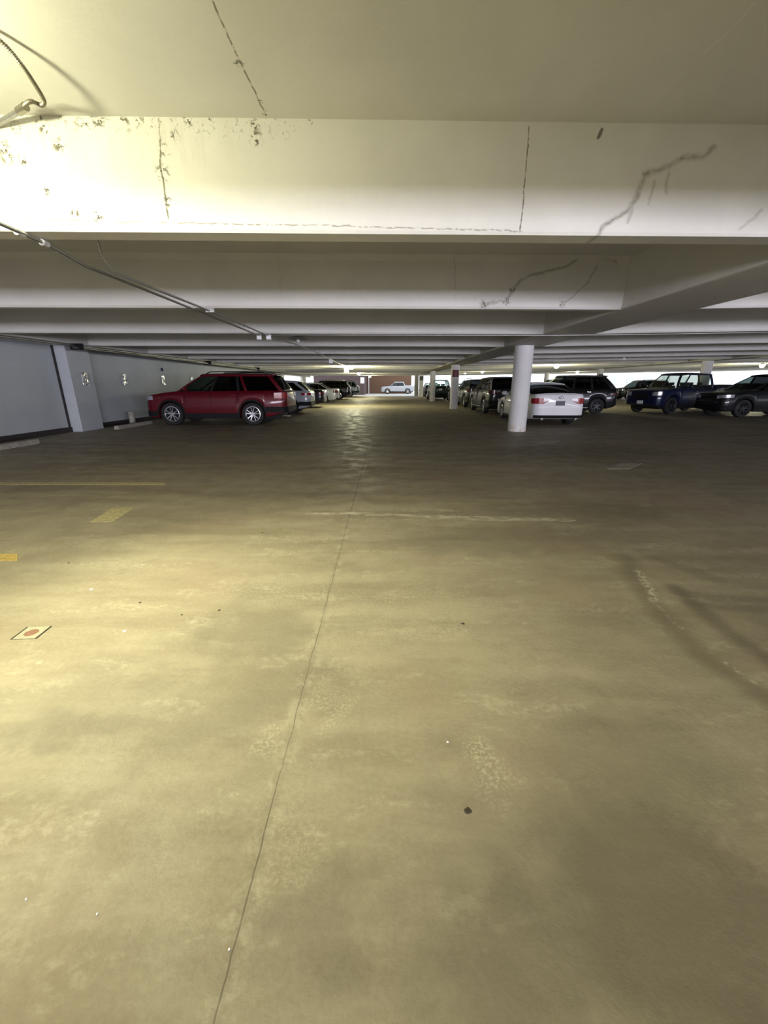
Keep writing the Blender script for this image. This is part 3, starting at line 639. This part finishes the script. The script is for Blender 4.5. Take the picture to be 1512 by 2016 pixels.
def wheel_meshes(r, dk=False):
    key = (round(r, 3), dk)
    if key in WH: return WH[key]
    hw = .115; ri = r*.68
    bm = B(); lathe(bm, [(ri, -hw*.8), (ri*1.05, -hw), (r*.93, -hw), (r*.985, -hw*.8), (r, -hw*.5), (r, hw*.5), (r*.985, hw*.8), (r*.93, hw), (ri*1.05, hw), (ri, hw*.8)], 40, 'Y', closed=True)
    me = bpy.data.meshes.new('tire'); bmesh.ops.recalc_face_normals(bm, faces=bm.faces); bm.to_mesh(me); bm.free(); me.materials.append(M['rubber'])
    for p in me.polygons: p.use_smooth = True
    me.set_sharp_from_angle(angle=R(40))
    bm = B(); lathe(bm, [(ri*.86, -.07), (ri, -.095), (ri, -.105), (ri*.93, -.108), (ri*.84, -.08)], 40, 'Y', closed=True)
    for k in range(5):
        for s in (-1, 1):
            a = 2*math.pi*k/5+s*.13+.3; a2 = 2*math.pi*k/5+s*.24+.3
            c, d = Vector((math.cos(a), 0, math.sin(a))), Vector((math.cos(a2), 0, math.sin(a2)))
            n = Vector((-math.sin(a), 0, math.cos(a)))*.014
            p0, p1 = c*ri*.12, d*ri*.90
            prism(bm, [p0-n*1.3+Vector((0, -.085, 0)), p1-n+Vector((0, -.098, 0)), p1+n+Vector((0, -.098, 0)), p0+n*1.3+Vector((0, -.085, 0))], (0, .022, 0))
    cyl(bm, (0, -.100, 0), ri*.22, .03, 20, 'Y')
    me2 = bpy.data.meshes.new('rim'); bmesh.ops.recalc_face_normals(bm, faces=bm.faces); bm.to_mesh(me2); bm.free(); me2.materials.append(M['darkrim' if dk else 'rim'])
    bm = B(); cyl(bm, (0, -.045, 0), ri*1.0, .03, 32, 'Y'); me3 = bpy.data.meshes.new('brake_disc'); bm.to_mesh(me3); bm.free(); me3.materials.append(M['dark'])
    WH[key] = (me, me2, me3); return WH[key]

def car(kind, cx, cy, heading, paint, label, cat='car', name='car', glassm='tint', over=None, plate=None, rails=None, chrome=False, group='parked vehicles'):
    """heading in degrees: direction the nose points, measured from +X"""
    D = dict(TYPES[kind]); D.update(over or {})
    L, W, H = D['L'], D['W'], D['H']; hw = W/2; wr = D['wr']
    t = empty(name, label, cat, (cx, cy, 0), R(heading), group)
    rc = .26; Ra = wr*1.12
    X = lambda d: L/2-d
    def plan(d):
        s = min(d, L-d); k = hw
        u = abs(d-L/2)/(L/2); k -= .05*u**3
        if s < rc: k -= rc-math.sqrt(max(0, rc*rc-(rc-s)**2))*1.0
        return max(k, .2)
    arches = (D['wf'], D['wb'])
    def zbot(d):
        z = smooth_interp(D['bot'], d)
        for a in arches:
            if abs(d-a) < Ra: z = max(z, wr+math.sqrt(Ra*Ra-(d-a)**2))
        return z
    ztop = lambda d: smooth_interp(D['top'], d)
    ds = {0, .008, .03, .06, .1, .15, .2, rc}
    ds |= {L-q for q in list(ds)}
    for a in arches:
        for k in range(17):
            ds.add(round(a-Ra*math.cos(math.pi*k/16), 4))
        ds |= {a-Ra-.004, a+Ra+.004}
    ds |= {p[0] for p in D['top']}
    d = .4
    while d < L-.3: ds.add(round(d, 3)); d += .2
    bed = D.get('bed')
    if bed: ds |= {bed[0], bed[0]+.01, bed[1], bed[1]-.01}
    ds = sorted(q for q in ds if 0 <= q <= L)
    bm = B(); rings = []
    for d in ds:
        w_ = plan(d); zb, zt = zbot(d), ztop(d); h = zt-zb
        inb = bed and bed[0] < d < bed[1]
        half = [(0, zb), (w_*.80, zb), (w_-.03, zb+.01), (w_-.004, zb+min(.10, .2*h)), (w_, zb+.45*h), (w_-.008, zb+.72*h), (w_-.03, zt-min(.07, .18*h)), (w_-.075, zt-.008)]
        half += [(w_-.12, bed[2]), (0, bed[2])] if inb else [(w_*.55, zt+.018), (0, zt+.028)]
        if inb: half[7] = (w_-.07, zt)
        x = X(d)
        ring = [bm.verts.new((x, y, z)) for y, z in half]
        ring += [bm.verts.new((x, -y, z)) for y, z in half[-2:0:-1]]
        rings.append(ring)
    n = len(rings[0])
    for a, b in zip(rings[:-1], rings[1:]):
        for i in range(n): j = (i+1) % n; bm.faces.new((a[i], a[j], b[j], b[i]))
    bm.faces.new(rings[0]); bm.faces.new(rings[-1][::-1])
    link('body', bm, paint, t, True)
    bm = B(); box(bm, X(L-.35), X(.35), -hw*.72, hw*.72, .24, max(.5, wr+.1)); link('underbody', bm, M['dark'], t)
    # surface wrap patches ------------------------------------------------
    def path(end, y0, dl, sgn, off, y1=None):
        pts = []; w0 = plan(0.0 if end == 'f' else L)
        base = (lambda q: X(q)) if end == 'f' else (lambda q: X(L-q))
        so = 1 if end == 'f' else -1
        m = 6
        if y1 is not None: return [(base(0)+so*off, sgn*(y0+(y1-y0)*i/m)) for i in range(m+1)]
        if y0 < w0:
            for i in range(m): pts.append((base(0)+so*off, sgn*(y0+(w0-y0)*i/m)))
        for i in range(10):
            q = rc*(1-math.cos(math.pi/2*i/9)); q = min(q, dl)
            pp = plan(q if end == 'f' else L-q); ang = math.acos(max(-1, min(1, (rc-q)/rc))) if q < rc else math.pi/2
            pts.append((base(q)+so*off*math.cos(ang), sgn*(pp+off*math.sin(ang))))
        if dl > rc:
            for i in range(1, 5): q = rc+(dl-rc)*i/4; pts.append((base(q), sgn*(plan(q if end == 'f' else L-q)+off)))
        return pts
    def wrap(nm, mat, end, y0, dl, sgn, z0, z1, off=.012, z0b=None, z1b=None, parent=None, y1=None):
        P = path(end, y0, dl, sgn, off, y1); Q = path(end, y0, dl, sgn, -.03, y1); bm = B(); m = len(P); vs = []
        for i in range(m):
            f = i/(m-1); a = z0+((z0b if z0b is not None else z0)-z0)*f; b = z1+((z1b if z1b is not None else z1)-z1)*f
            vs.append((bm.verts.new((*P[i], a)), bm.verts.new((*P[i], b)), bm.verts.new((*Q[i], b)), bm.verts.new((*Q[i], a))))
        for a, b in zip(vs[:-1], vs[1:]):
            for j in range(4): k = (j+1) % 4; bm.faces.new((a[j], b[j], b[k], a[k]))
        bm.faces.new(vs[0]); bm.faces.new(vs[-1][::-1])
        return link(nm, bm, mat, parent or t, True)
    tz0, tz1, tin, tl = D['tail']; hz0, hz1, hin, hl = D['head']
    for s in (-1, 1):
        yo = hw-.34
        tl_ = wrap('tail_light', M[D.get('lens', 'redlens')], 'r', yo if tin > .2 else hw-.30, tl, s, tz0, tz1, .012, tz0+.02, tz1-.03)
        if tin > .2:
            wrap('reverse_lamp', M['clear'], 'r', yo-.20, 0, s, tz0+(tz1-tz0)*.55, tz1-.03, .014, tz0+(tz1-tz0)*.38, tz1-.02, parent=tl_, y1=yo)
            wrap('lower_lens', M[D.get('lens', 'redlens')], 'r', yo-.16, 0, s, tz0+(tz1-tz0)*.42, tz0+(tz1-tz0)*.55, .012, tz0+.01, tz0+(tz1-tz0)*.38, parent=tl_, y1=yo)
        wrap('headlight', M['clear'], 'f', hw-hin-.12, hl*.8, s, hz0, hz1-.02, .010, hz0+.05, hz1+.02)
    lowz = smooth_interp(D['bot'], L)
    for s in (-1, 1):
        if D['clad']:
            wrap('bumper_trim', M['dark'], 'r', 0, max(.05, L-D['wb']-Ra-.02), s, lowz-.02, lowz+.17, .014)
            wrap('bumper_trim', M['dark'], 'f', 0, max(.05, D['wf']-Ra-.02), s, .33, .50, .014)
        else:
            wrap('bumper_trim', M['dark'], 'r', 0, .12, s, lowz-.04, lowz+.05, .010)
    # grille, sills, door gaps
    bm = B(); box(bm, X(0)-.04, X(0)+.012, -.42, .42, hz0-.16, hz1-.08); g = link('grille', bm, M['dark'], t, bevel=.01)
    bm = B()
    for i in range(3): z = hz0-.13+i*.06; box(bm, X(0)+.013, X(0)+.02, -.40, .40, z, z+.014)
    link('grille_bar', bm, M['chrome'], g)
    for s in (-1, 1):
        bm = B(); d0, d1 = D['wf']+Ra+.01, D['wb']-Ra-.01; z = smooth_interp(D['bot'], 2.2); y = s*(hw+.004)
        box(bm, X(d1), X(d0), min(y, y-s*.08), max(y, y-s*.08), z-.02, z+(.16 if D['clad'] else .06)); sl = link('sill', bm, M['dark'], t, bevel=.01)
        if chrome: bm = B(); box(bm, X(d1), X(d0), min(y, y+s*.01), max(y, y+s*.01), z+.07, z+.10); link('sill_trim', bm, M['chrome'], sl)
        # wheel arch lips
        if D['clad']:
            for a in arches:
                bm = B(); prev = None
                for k in range(17):
                    an = math.pi*k/16; q = [(a-Ra*math.cos(an), wr+Ra*math.sin(an)), (a-(Ra+.055)*math.cos(an), wr+(Ra+.055)*math.sin(an))]
                    yy = [s*(plan(qq[0])+.010) for qq in q]
                    cur = [bm.verts.new((X(q[0][0]), yy[0], q[0][1])), bm.verts.new((X(q[1][0]), yy[1], q[1][1])), bm.verts.new((X(q[1][0]), yy[1]-s*.03, q[1][1])), bm.verts.new((X(q[0][0]), yy[0]-s*.03, q[0][1]))]
                    if prev:
                        for j in range(4): kk = (j+1) % 4; bm.faces.new((prev[j], cur[j], cur[kk], prev[kk]))
                    prev = cur
                link('arch_trim', bm, M['dark'], t, True)
        lines = [(D['wf']+Ra+.08, 0)]+list(D['lines'][:2])
        for i, (db, dt) in enumerate(lines):
            if i == 2 and db > D['wb']-.2: db = D['wb']-Ra+.0
            bm = B(); yy = s*(plan(db)+.0015); z0, z1 = zbot(db)+.08, ztop(db)-.04
            box(bm, X(db)-.004, X(db)+.004, min(yy, yy-s*.03), max(yy, yy-s*.03), z0, z1-.05); link('door_gap', bm, M['dark'], t)
        for db, _ in D['lines'][:2]:
            db = min(db, D['wb']-.05)
            bm = B(); yy = s*(plan(db)+.02); z = ztop(db)-.16; box(bm, X(db-.07), X(db-.25), yy-.013, yy+.013, z-.012, z+.016); link('door_handle', bm, M['chrome'] if chrome else paint, t, bevel=.006)
    # greenhouse ----------------------------------------------------------
    wsb, wst = D['ws']; rrb, rrt = D['rr']
    zed = H-.085
    yb = lambda d: plan(d)-.085; yt = hw-D['wroof']
    def S(f_db, f_dt, tt, s, off=0):
        d = f_db+(f_dt-f_db)*tt; zb = ztop(f_db)-.02
        z = zb+(zed-zb)*tt; bulge = .03*math.sin(math.pi*tt)
        ybb = yb(max(.35, min(L-.35, f_db)))
        y = ybb+(yt-ybb)*tt+bulge
        return Vector((X(d), s*(y+off), z))
    def panel(bm, l0, l1, t0, t1, s, off=0, thick=.03, i0=0, i1=0):
        n = 4; P = []
        for i in range(n+1): tt = t0+(t1-t0)*i/n; P.append(S(l0[0]+i0, l0[1]+i0, tt, s, off))
        for i in range(n, -1, -1): tt = t0+(t1-t0)*i/n; P.append(S(l1[0]-i1, l1[1]-i1, tt, s, off))
        A = [bm.verts.new(p) for p in P]; C = [bm.verts.new(p-Vector((0, s*thick, 0))) for p in P]; m = len(A)
        for i in range(n):
            a, b, c, d = i, i+1, m-2-i, m-1-i
            bm.faces.new((A[a], A[b], A[c], A[d])); bm.faces.new((C[a], C[d], C[c], C[b]))
        for i in range(m): j = (i+1) % m; bm.faces.new((A[i], A[j], C[j], C[i]))
    lines = [(wsb, wst)]+list(D['lines'])+[(rrb, rrt)]
    for s in (-1, 1):
        bm = B()
        panel(bm, lines[0], (lines[0][0]+.09, lines[0][1]+.07), 0, 1, s)
        panel(bm, (lines[-1][0]-D['dpil'], lines[-1][1]-D['dpil']), lines[-1], 0, 1, s)
        panel(bm, (wsb+.3, wst), (rrb-.1, rrt), .93, 1, s)
        link('window_frame', bm, paint, t, True)
        for i, ln in enumerate(lines[1:-1]):
            bm = B(); panel(bm, (ln[0]-.045, ln[1]-.045), (ln[0]+.045, ln[1]+.045), 0, .95, s); link('pillar', bm, M['dark'] if i < 2 else paint, t, True)
        for i in range(len(lines)-1):
            a = lines[i]; b = lines[i+1]
            i0 = .08 if i == 0 else .04; i1 = D['dpil']-.01 if i == len(lines)-2 else .04
            gm = M[glassm] if i < 1 or glassm != 'tint' else M['tint']
            if i < 1 and glassm == 'tint': gm = M['glass']
            bm = B(); panel(bm, (a[0]+i0, a[1]+i0*.8), (b[0]-i1, b[1]-i1), .03, .94, s, -.008, .006); link('side_window', bm, gm, t, True)
    def endglass(bd, td, fwd, nm, mat):
        bm = B(); n = 10; m = 5; g = []
        ybb = yb(max(.35, min(L-.35, bd)))-.01; zb = ztop(bd)-.01
        for i in range(m+1):
            tt = i/m; row = []
            for k in range(n+1):
                u = -1+2*k/n; y = (ybb+(yt-ybb)*tt+.03*math.sin(math.pi*tt))*u
                x = X(bd+(td-bd)*tt)+fwd*(.07*(1-u*u)+.025*math.sin(math.pi*tt)) - fwd*.03
                row.append(bm.verts.new((x, y, zb+(H-.06-zb)*tt+.025*(1-u*u)*tt)))
            g.append(row)
        for i in range(m):
            for k in range(n): bm.faces.new((g[i][k], g[i][k+1], g[i+1][k+1], g[i+1][k]))
        o = link(nm, bm, mat, t, True); sd = o.modifiers.new('thickness', 'SOLIDIFY'); sd.thickness = .006
        return o
    endglass(wsb, wst, 1, 'windshield', M['glass'] if glassm == 'tint' else M[glassm])
    endglass(rrb, rrt, -1, 'rear_window', M[glassm])
    bm = B(); nx, ny = 12, 10; g = []
    for i in range(nx+1):
        f = i/nx; d = wst-.05+(rrt+.05-wst+.05)*f; row = []
        for k in range(ny+1):
            u = -1+2*k/ny; z = zed+.012+.055*(1-abs(u)**2.6)+.03*math.sin(math.pi*min(1, max(0, f*.85+.12)))*1.0
            row.append(bm.verts.new((X(d), (yt+.012)*u, z-.008)))
        g.append(row)
    for i in range(nx):
        for k in range(ny): bm.faces.new((g[i][k], g[i][k+1], g[i+1][k+1], g[i+1][k]))
    o = link('roof', bm, D.get('roofmat', paint), t, True); sd = o.modifiers.new('thickness', 'SOLIDIFY'); sd.thickness = .045; sd.offset = -1
    if kind in ('suv', 'explorer', 'minivan', 'hatch'):
        bm = B(); prism(bm, [(X(rrt-.04), -yt*.9, H-.05), (X(rrt-.04), yt*.9, H-.05), (X(rrt+.16), yt*.82, H-.085), (X(rrt+.16), -yt*.82, H-.085)], (0, 0, .03)); link('spoiler', bm, paint, t, bevel=.01)
    if D['rails'] if rails is None else rails:
        for s in (-1, 1):
            bm = B(); y = s*(yt-.04); tube(bm, [(X(wst+.15), y, H-.03), (X(wst+.3), y, H+.03), (X((wst+rrt)/2), y, H+.045), (X(rrt-.3), y, H+.03), (X(rrt-.15), y, H-.03)], .018, 8); link('roof_rail', bm, M['chrome'] if rails == 2 else M['dark'], t, True)
    # mirrors
    for s in (-1, 1):
        bm = B(); bmesh.ops.create_uvsphere(bm, u_segments=14, v_segments=8, radius=1)
        bmesh.ops.scale(bm, verts=bm.verts, vec=(.07, .13, .085)); bmesh.ops.translate(bm, verts=bm.verts, vec=(X(wsb+.42), s*(hw+.08), ztop(wsb+.4)+.09))
        box(bm, X(wsb+.45), X(wsb+.40), min(s*(hw-.08), s*(hw+.03)), max(s*(hw-.08), s*(hw+.03)), ztop(wsb+.4)+.02, ztop(wsb+.4)+.06)
        link('side_mirror', bm, paint, t, True)
    # seats
    zs = ztop(2.4)
    for d, n in ((wst+.35, 2), (wst+1.25, 3)):
        if d > rrt: continue
        for k in range(n):
            y = (-.38, .38)[k] if n == 2 else (-.45, 0, .45)[k]
            bm = B(); box(bm, X(d)-.07, X(d)+.03, y-.2, y+.2, zs-.3, zs+.12); box(bm, X(d)-.09, X(d)+.0, y-.11, y+.11, zs+.14, zs+.28)
            box(bm, X(d)-.05, X(d)-.03, y-.04, y+.04, zs+.1, zs+.15)
            link('seat', bm, M['seat'], t, bevel=.02)
    # plate
    zp = D.get('zp', (tz0+tz1)/2-.09)
    if plate and 'r' in plate:
        bm = B(); box(bm, X(L)-.016, X(L)+.01, -.155, .155, zp-.076, zp+.076); pl = link('license_plate', bm, M['plated'] if 'd' in plate else M['platew'], t, bevel=.004)
    else: pl = None
    if plate and 'f' in plate:
        bm = B(); box(bm, X(0), X(0)+.03, -.155, .155, .48, .63); link('license_plate', bm, M['platew'], t, bevel=.004)
    # wheels
    wm = wheel_meshes(wr, D.get('dk', False))
    for d in arches:
        for s in (-1, 1):
            o = bpy.data.objects.new('wheel', wm[0]); col.objects.link(o); o.parent = t; o.location = (X(d), s*(hw-.135), wr)
            if s > 0: o.rotation_euler = (0, 0, math.pi)
            for mm, nn in ((wm[1], 'rim'), (wm[2], 'brake_disc')):
                q = bpy.data.objects.new(nn, mm); col.objects.link(q); q.parent = o
    t['_L'] = L
    info = dict(t=t, X=X, L=L, hw=hw, plate=pl, zp=zp, wrap=wrap, ztop=ztop, D=D, plan=plan)
    del t['_L']
    return info
def text(s, size, parent, loc, rot, mat, name='lettering'):
    cu = bpy.data.curves.new(name, 'FONT'); cu.body = s; cu.size = size; cu.extrude = .001; cu.align_x = 'CENTER'; cu.align_y = 'CENTER'
    q = bpy.data.objects.new(name, cu); col.objects.link(q); me = bpy.data.meshes.new_from_object(q)
    bpy.data.objects.remove(q); bpy.data.curves.remove(cu); me.materials.clear(); me.materials.append(mat)
    me.transform(Matrix.Translation(loc) @ (Matrix.Rotation(rot[2], 4, 'Z') @ Matrix.Rotation(rot[0], 4, 'X')))
    o = bpy.data.objects.new(name, me); col.objects.link(o); o.parent = parent
    return o

P_red = carpaint('deep_red_paint', (.105, .002, .008), .35, .3); P_white = carpaint('white_car_paint', (.78, .79, .80), 0, .35); P_black = carpaint('black_car_paint', (.008, .008, .010), .1, .2)
P_grey = carpaint('dark_grey_paint', (.026, .027, .030), .2); P_dkgrey = carpaint('charcoal_paint', (.010, .011, .013), .1); P_off = carpaint('off_white_paint', (.42, .43, .46), 0, .35); P_silver = carpaint('silver_paint', (.34, .36, .40), .4); P_lgrey = carpaint('light_grey_paint', (.40, .43, .46), .2); P_navy = carpaint('navy_paint', (.008, .012, .045), .3, .25)
P_bluegrey = carpaint('blue_grey_paint', (.12, .15, .18), .4); P_olive = carpaint('dark_olive_paint', (.035, .042, .03), .2); P_green = carpaint('dark_green_paint', (.010, .022, .018), .2)

# ---- left row, noses to the wall
c = car('explorer', -5.98, 15.75, 180, P_red, 'deep red suv parked nose to the left wall, nearest car on the left', 'suv', 'suv', rails=True, over=dict(roofmat=P_red, lens='redglow'))
t = c['t']; X = c['X']
bm = B(); cyl(bm, (X(c['L']-.25), .45, .30), .035, .28, 14, 'X'); o = link('exhaust_pipe', bm, M['chrome'], t, True); o.location = (-.28, 0, .0)
c = car('hatch', -5.95, 21.6, 180, P_lgrey, 'light grey hatchback with red tail lamp just right of the red suv', 'car', 'hatchback', over=dict(lens='redglow'))
c = car('sedan', -6.25, 27.2, 180, P_black, 'black sedan between the light grey hatchback and the silver sedan', 'car', 'sedan', chrome=True)
c = car('sedan', -6.15, 34.2, 180, P_silver, 'silver grey sedan in the left row with a bright alloy rear wheel', 'car', 'sedan', chrome=True, over=dict(H=1.55))
c = car('suv', -5.85, 42.4, 180, P_black, 'black suv with chrome window trim in the left row before the brick wall', 'suv', 'suv', rails=2, chrome=True)
c = car('suv', -5.55, 51.5, 180, P_bluegrey, 'blue grey suv, last car of the left row beside the dark brick wall', 'suv', 'suv')
# ---- truck in the alley
c = car('ridgeline', 2.05, 66.2, 180, P_off, 'white pickup truck side-on before the brown brick wall at the far end', 'pickup truck', 'pickup_truck', glassm='tint')
# ---- row just right of the columns, noses away
c = car('sedan', 5.97, 16.72, 90, P_white, 'white sedan with red tail lamps and dark plate beside the nearest column', 'car', 'sedan', plate='rd', chrome=True, over=dict(zp=.79, lens='redglow'))
t = c['t']; X = c['X']; L = c['L']
if c['plate']:
    text('JSC 011', .082, c['plate'], (X(L)-.014, 0, c['zp']), (R(90), 0, R(-90)), M['plategl'])
bm = B(); cyl(bm, (0, 0, 0), 1, .3, 28, 'X'); bmesh.ops.scale(bm, verts=bm.verts, vec=(.03, .085, .042)); bmesh.ops.translate(bm, verts=bm.verts, vec=(X(L)-.02, 0, .975)); e = link('emblem', bm, M['signblue'], t, True)
bm = B()
for (y, z, r) in ((.045, .985, .016), (-.01, .985, .009), (-.035, .98, .009), (-.02, .962, .009), (-.05, .965, .009), (.0, .957, .009)):
    for q in range(2):
        a = q*math.pi/2; box(bm, X(L)-.021, X(L)-.0215-.003, y-r if not q else y-r*.35, y+r if not q else y+r*.35, z-r*.35 if not q else z-r, z+r*.35 if not q else z+r)
link('emblem_star', bm, M['chrome'], e)
bm = B(); box(bm, X(L)-.010, X(L)+.004, -.72, .72, .655, .665)
for s in (-1, 1): prism(bm, [(X(L)-.008, s*.33, .67), (X(L)-.008, s*.32, .67), (X(L)-.008, s*.41, .86), (X(L)-.008, s*.42, .86)], (.006, 0, 0))
link('trunk_gap', bm, M['box'], t)
for s in (-1, 1): bm = B(); cyl(bm, (X(L)-.03, s*.58, .27), .04, .2, 16, 'X'); link('exhaust_pipe', bm, M['chrome'], t, True)
bm = B(); tube(bm, [(X(L)+.02, -.80, .36), (X(L)-.02, -.5, .335), (X(L)-.02, .5, .335), (X(L)+.02, .80, .36)], .035, 8); link('lower_bumper', bm, M['dark'], t, True)
c = car('suv', 5.92, 22.5, 90, P_grey, 'dark grey suv parked ahead of the white sedan, left of the nearest column', 'suv', 'suv', rails=False, plate='rd', chrome=True)
c = car('suv', 6.05, 28.5, 90, P_green, 'black suv with bright reflections right of the maroon-signed column', 'suv', 'suv', over=dict(H=1.72), chrome=True)
c = car('sedan', 6.4, 34.3, 92, P_silver, 'silver sedan glimpsed between the maroon-signed column and the black suv', 'car', 'sedan', glassm='ltint')
c = car('suv', 5.15, 41.0, 88, P_green, 'dark green suv with pale plate behind the third column', 'suv', 'suv', glassm='ltint', plate='r', over=dict(H=1.82), rails=False)
c = car('hatch', 5.65, 52.4, 90, P_black, 'small black car with pale plate between the third and farthest columns', 'car', 'hatchback', plate='r', glassm='ltint')
# ---- farther rows in the right bay
c = car('suv', 9.5, 36.5, 90, P_olive, 'dark olive suv whose roof shows above the dark grey suv', 'suv', 'suv', over=dict(H=1.95), rails=True)
c = car('suv', 16.6, 42.0, 180, P_olive, 'distant olive suv seen over the roof of the white sedan', 'suv', 'suv', over=dict(H=1.85), rails=True)
c = car('hatch', 9.30, 21.85, 176, P_black, 'tall black crossover with chrome sill trim just beyond the white sedan', 'suv', 'suv', chrome=True, rails=False, over=dict(dk=True, H=1.85, W=1.9, wr=.38, dpil=.3, top=[(0, .70), (.05, .88), (.16, .98), (.7, 1.10), (1.2, 1.15), (4.1, 1.22), (4.45, 1.20), (4.55, 1.05)]))
# pickup: near front corner (13.2,20.3), heading 21 degrees off -X
a = R(180+21); hx, hy = math.cos(a), math.sin(a)
pxc = 13.25-hx*3.05+.99*(-math.sin(R(21))); pyc = 20.35-hy*3.05+.99*math.cos(R(21))
c = car('pickup', pxc, pyc, 201, P_navy, 'dark blue pickup truck with see-through cab windows in the right bay', 'pickup truck', 'pickup_truck', glassm='ltint', plate='f', over=dict(H=1.98, W=2.0, dk=True))
t = c['t']
# round red and white decal on the bed side
bm = B(); cyl(bm, (c['X'](4.35), 1.001, 1.02), .11, .006, 20, 'Y'); dcl = link('decal', bm, M['signred'], t)
bm = B(); 
for q in range(6): a0 = q*math.pi/3; box(bm, -.012, .012, 1.008, 1.011, .05, .10, Matrix.Translation((c['X'](4.35), 0, 1.02)) @ Matrix.Rotation(a0, 4, 'Y'))
link('decal_mark', bm, M['paper'], dcl)
c = car('suv', 17.45, 19.55, 180, P_dkgrey, 'dark grey crossover at the right edge of the view', 'suv', 'suv', glassm='tint', over=dict(H=1.86, ws=(1.2, 2.35), dpil=.3, dk=True), rails=False)
c = car('sedan', 25.5, 30.0, 180, P_black, 'black sedan far right behind the dark grey crossover', 'car', 'sedan')
c = car('suv', 25.0, 41.5, 180, P_black, 'distant black suv under the far right ceiling lamps', 'suv', 'suv')
